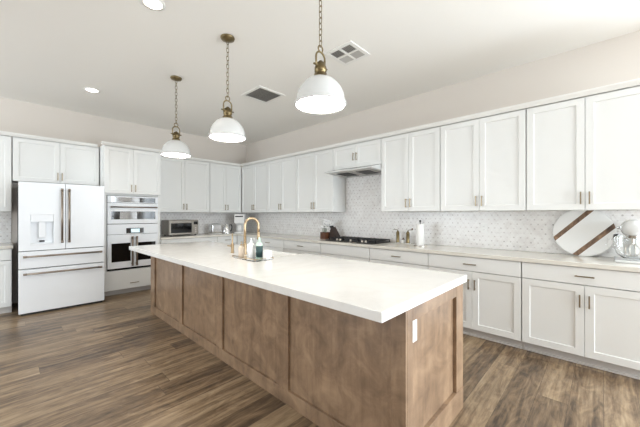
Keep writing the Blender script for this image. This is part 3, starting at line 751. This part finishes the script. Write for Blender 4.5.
# ------------------------------------------------------------------ faucet set and tray on the island
TZ = 0.9145
fc = thing('faucet', 'tall gold gooseneck faucet on the island', 'faucet', (1.728, 2.738, TZ), math.radians(-20))
MB().lathe([(0, 0), (0.027, 0), (0.028, 0.004), (0.022, 0.01), (0.018, 0.02), (0.018, 0.11), (0.014, 0.116), (0, 0.116)], 24).build('base', M['gold'], fc)
g = [(0, 0, 0.11), (0, 0, 0.27)] + [(0.072-0.072*math.cos(a), 0, 0.30+0.08*math.sin(a)) for a in [PI*i/16 for i in range(17)]] + [(0.144, 0, 0.27), (0.144, 0, 0.235)]
MB().tube(g, 0.0135, 14).build('gooseneck', M['gold'], fc)
MB().lathe([(0, 0.15), (0.015, 0.15), (0.0175, 0.16), (0.0165, 0.225), (0.012, 0.236), (0, 0.236)], 20, (0.144, 0, 0)).build('spray_head', M['gold'], fc)
MB().tube([(0, 0.016, 0.075), (0, 0.035, 0.078), (0.0, 0.085, 0.105)], [0.009, 0.008, 0.006], 10).build('lever', M['gold'], fc)
dp = thing('water_tap', 'slim straight gold side tap left of the gooseneck faucet', 'tap', (1.698, 2.940, TZ), math.radians(-20))
MB().lathe([(0, 0), (0.021, 0), (0.022, 0.004), (0.0165, 0.01), (0.0165, 0.10), (0.01, 0.106), (0.0075, 0.108), (0.0075, 0.2), (0.009, 0.204), (0.006, 0.212), (0, 0.213)], 20).build('column', M['gold'], dp)
MB().tube([(0, 0.0, 0.075), (-0.025, 0.02, 0.075), (-0.045, 0.035, 0.078)], [0.008, 0.007, 0.0085], 10).build('lever', M['gold'], dp)
tr = thing('soap_tray', 'clear tray with a gold rim on the island beside the faucet', 'tray', (1.585, 2.42, TZ), math.radians(0))
MB().box(-0.075, 0.125, -0.19, 0.19, 0.0, 0.006, 0.001).build('base', M['glass'], tr)
MB().tube([(-0.075, -0.19, 0.02), (0.125, -0.19, 0.02), (0.125, 0.19, 0.02), (-0.075, 0.19, 0.02)], 0.0035, 8, True).build('rim', M['gold'], tr)
for q, (xx, yy) in enumerate(((-0.075, -0.19), (0.125, -0.19), (0.125, 0.19), (-0.075, 0.19))):
    MB().cyl(0.003, 0.0062, 0.018, (xx, yy, 0), seg=8).build('post', M['gold'], tr)
def bottle(name, loc, prof, m, label, cat, pump=None, band=None):
    r = thing(name, label, cat, loc); MB().lathe(prof, 28).build('bottle', m, r)
    if band: MB().lathe([(band[0]+0.0003, band[1]), (band[0]+0.0012, band[1]), (band[0]+0.0012, band[2]), (band[0]+0.0003, band[2])], 28).build('paper_label', band[3], r)
    if pump:
        z, mm = pump
        MB().lathe([(0, z), (0.013, z), (0.013, z+0.012), (0.004, z+0.014), (0.004, z+0.03), (0.009, z+0.031), (0.009, z+0.036), (0, z+0.037)], 16).tube([(0, 0, z+0.033), (0.022, -0.022, z+0.033), (0.025, -0.025, z+0.026)], 0.0035, 8).build('pump', mm, r)
    return r
BZ = TZ+0.0065
bottle('soap_bottle', (1.612, 2.447, BZ), [(0, 0), (0.034, 0), (0.036, 0.004), (0.036, 0.12), (0.03, 0.135), (0.013, 0.142), (0.013, 0.15), (0, 0.15)], M['plastic_white'], 'white pump bottle at the middle of the gold-rimmed tray', 'soap bottle', (0.1502, M['plastic_white']))
bottle('dish_soap_bottle', (1.640, 2.352, BZ), [(0, 0), (0.03, 0), (0.032, 0.004), (0.032, 0.125), (0.022, 0.15), (0.011, 0.155), (0.011, 0.17), (0.009, 0.192), (0.004, 0.2), (0, 0.2)], M['green'], 'pale green squeeze bottle with a dark teal label on the tray', 'soap bottle', None, (0.032, 0.012, 0.118, M['teal']))
bottle('hand_soap_bottle', (1.585, 2.575, BZ), [(0, 0), (0.028, 0), (0.03, 0.004), (0.03, 0.085), (0.024, 0.096), (0.011, 0.102), (0.011, 0.11), (0, 0.11)], M['amber'], 'small blush pump bottle with a gold pump at the left end of the tray', 'soap bottle', (0.1102, M['gold']))
cp = thing('sponge_holder', 'small square white sponge holder at the right end of the tray', 'sponge holder', (1.67, 2.268, BZ))
c_ = MB(); c_.box(-0.03, 0.03, -0.03, 0.03, 0, 0.008); 
for bx in ((-0.03, 0.03, -0.03, -0.024), (-0.03, 0.03, 0.024, 0.03), (-0.03, -0.024, -0.024, 0.024), (0.024, 0.03, -0.024, 0.024)): c_.box(*bx, 0.008, 0.075)
c_.build('cup', M['ceramic'], cp)
tag(MB().box(-0.022, 0.022, -0.018, 0.018, 0, 0.075, 0.006).build('sponge', M['paper'], None, (1.67, 2.268, BZ+0.0085)), 'white sponge standing in the square white holder', 'sponge')

# ------------------------------------------------------------------ back counter appliances
to = thing('toaster_oven', 'stainless toaster oven on the back worktop beside the oven tower', 'toaster oven', (2.40, 6.16, CZ))
w2, y0, y1 = 0.285, -0.19, 0.2
MB().box(-w2, w2, y0+0.012, y1, 0.02, 0.31, 0.008).build('body', M['steel_dark'], to)
dr = MB().box(-w2+0.012, 0.165, y0, y0+0.0115, 0.035, 0.30, 0.003).build('door', M['steel_dark'], to)
MB().box(-w2+0.035, 0.145, y0-0.002, y0-0.0002, 0.06, 0.25).build('window', M['black'], dr, label='black glass window')
mh = MB(); mh.tube([(-0.21, y0-0.03, 0.27), (0.115, y0-0.03, 0.27)], 0.007, 10)
for xx in (-0.19, 0.095): mh.tube([(xx, y0-0.0005, 0.27), (xx, y0-0.03, 0.27)], 0.005, 8)
mh.build('handle', M['steel'], dr)
MB().box(0.17, w2-0.004, y0, y0+0.0115, 0.035, 0.30, 0.003).build('control_panel', M['steel_dark'], to)
MB().box(0.185, w2-0.02, y0-0.002, y0-0.0002, 0.22, 0.28).build('display', M['black'], to)
for zz in (0.07, 0.11, 0.15): MB().cyl(0.013, -0.016, -0.0003, (0.22, y0, zz), 'y', 16).build('knob', M['steel'], to)
for sx in (-1, 1):
    for yy in (y0+0.04, y1-0.04): MB().cyl(0.018, 0.0, 0.0198, (sx*0.235, yy, 0), seg=14).build('foot', M['iron'], to)
ts = thing('toaster', 'small chrome toaster on the back worktop left of the kettle', 'toaster', (3.12, 6.12, CZ))
MB().box(-0.12, 0.12, -0.085, 0.085, 0.012, 0.215, 0.03).build('body', M['chrome'], ts)
MB().box(-0.112, 0.112, -0.078, 0.078, 0.0, 0.0118).build('base', M['plastic_white'], ts)
MB().box(-0.075, 0.075, -0.04, -0.015, 0.2152, 0.2172).box(-0.075, 0.075, 0.015, 0.04, 0.2152, 0.2172).build('slot', M['iron'], ts)
MB().box(0.1202, 0.135, -0.015, 0.015, 0.1, 0.115, 0.003).build('lever', M['dark'], ts)
kt = thing('kettle', 'chrome electric kettle with a dark handle between toaster and coffee maker', 'kettle', (3.345, 6.02, CZ), math.radians(-40))
MB().lathe([(0, 0), (0.082, 0), (0.084, 0.012), (0.082, 0.02), (0.078, 0.06), (0.058, 0.185), (0.052, 0.195), (0, 0.195)], 32).build('body', M['chrome'], kt)
MB().lathe([(0, 0.1952), (0.05, 0.1952), (0.042, 0.206), (0.01, 0.212), (0.01, 0.222), (0, 0.225)], 24).build('lid', M['chrome'], kt)
MB().tube([(0.056, 0, 0.19), (0.095, 0, 0.195), (0.108, 0, 0.14), (0.098, 0, 0.075), (0.08, 0, 0.055)], 0.0105, 10).build('handle', M['dark'], kt)
MB().tube([(-0.062, 0, 0.145), (-0.08, 0, 0.17), (-0.09, 0, 0.182)], [0.016, 0.011, 0.008], 10).build('spout', M['chrome'], kt)
cm = thing('coffee_maker', 'tall white coffee maker in the corner of the worktop behind the faucet', 'coffee maker', (3.635, 5.955, CZ), math.radians(-40))
MB().box(-0.105, 0.105, -0.15, 0.14, 0, 0.03, 0.006).build('base', M['plastic_white'], cm)
MB().box(-0.105, 0.105, 0.02, 0.14, 0.0302, 0.425, 0.006).build('tank', M['plastic_white'], cm)
MB().box(-0.105, 0.105, -0.15, 0.0198, 0.225, 0.425, 0.006).build('brew_head', M['plastic_white'], cm)
MB().box(-0.085, 0.085, -0.1525, -0.1502, 0.365, 0.39).build('display', M['dark'], cm)
MB().lathe([(0, 0), (0.055, 0), (0.066, 0.05), (0.058, 0.12), (0.046, 0.16), (0.0, 0.16)], 24, (0, -0.065, 0.0305)).build('carafe', M['plastic_white'], cm)
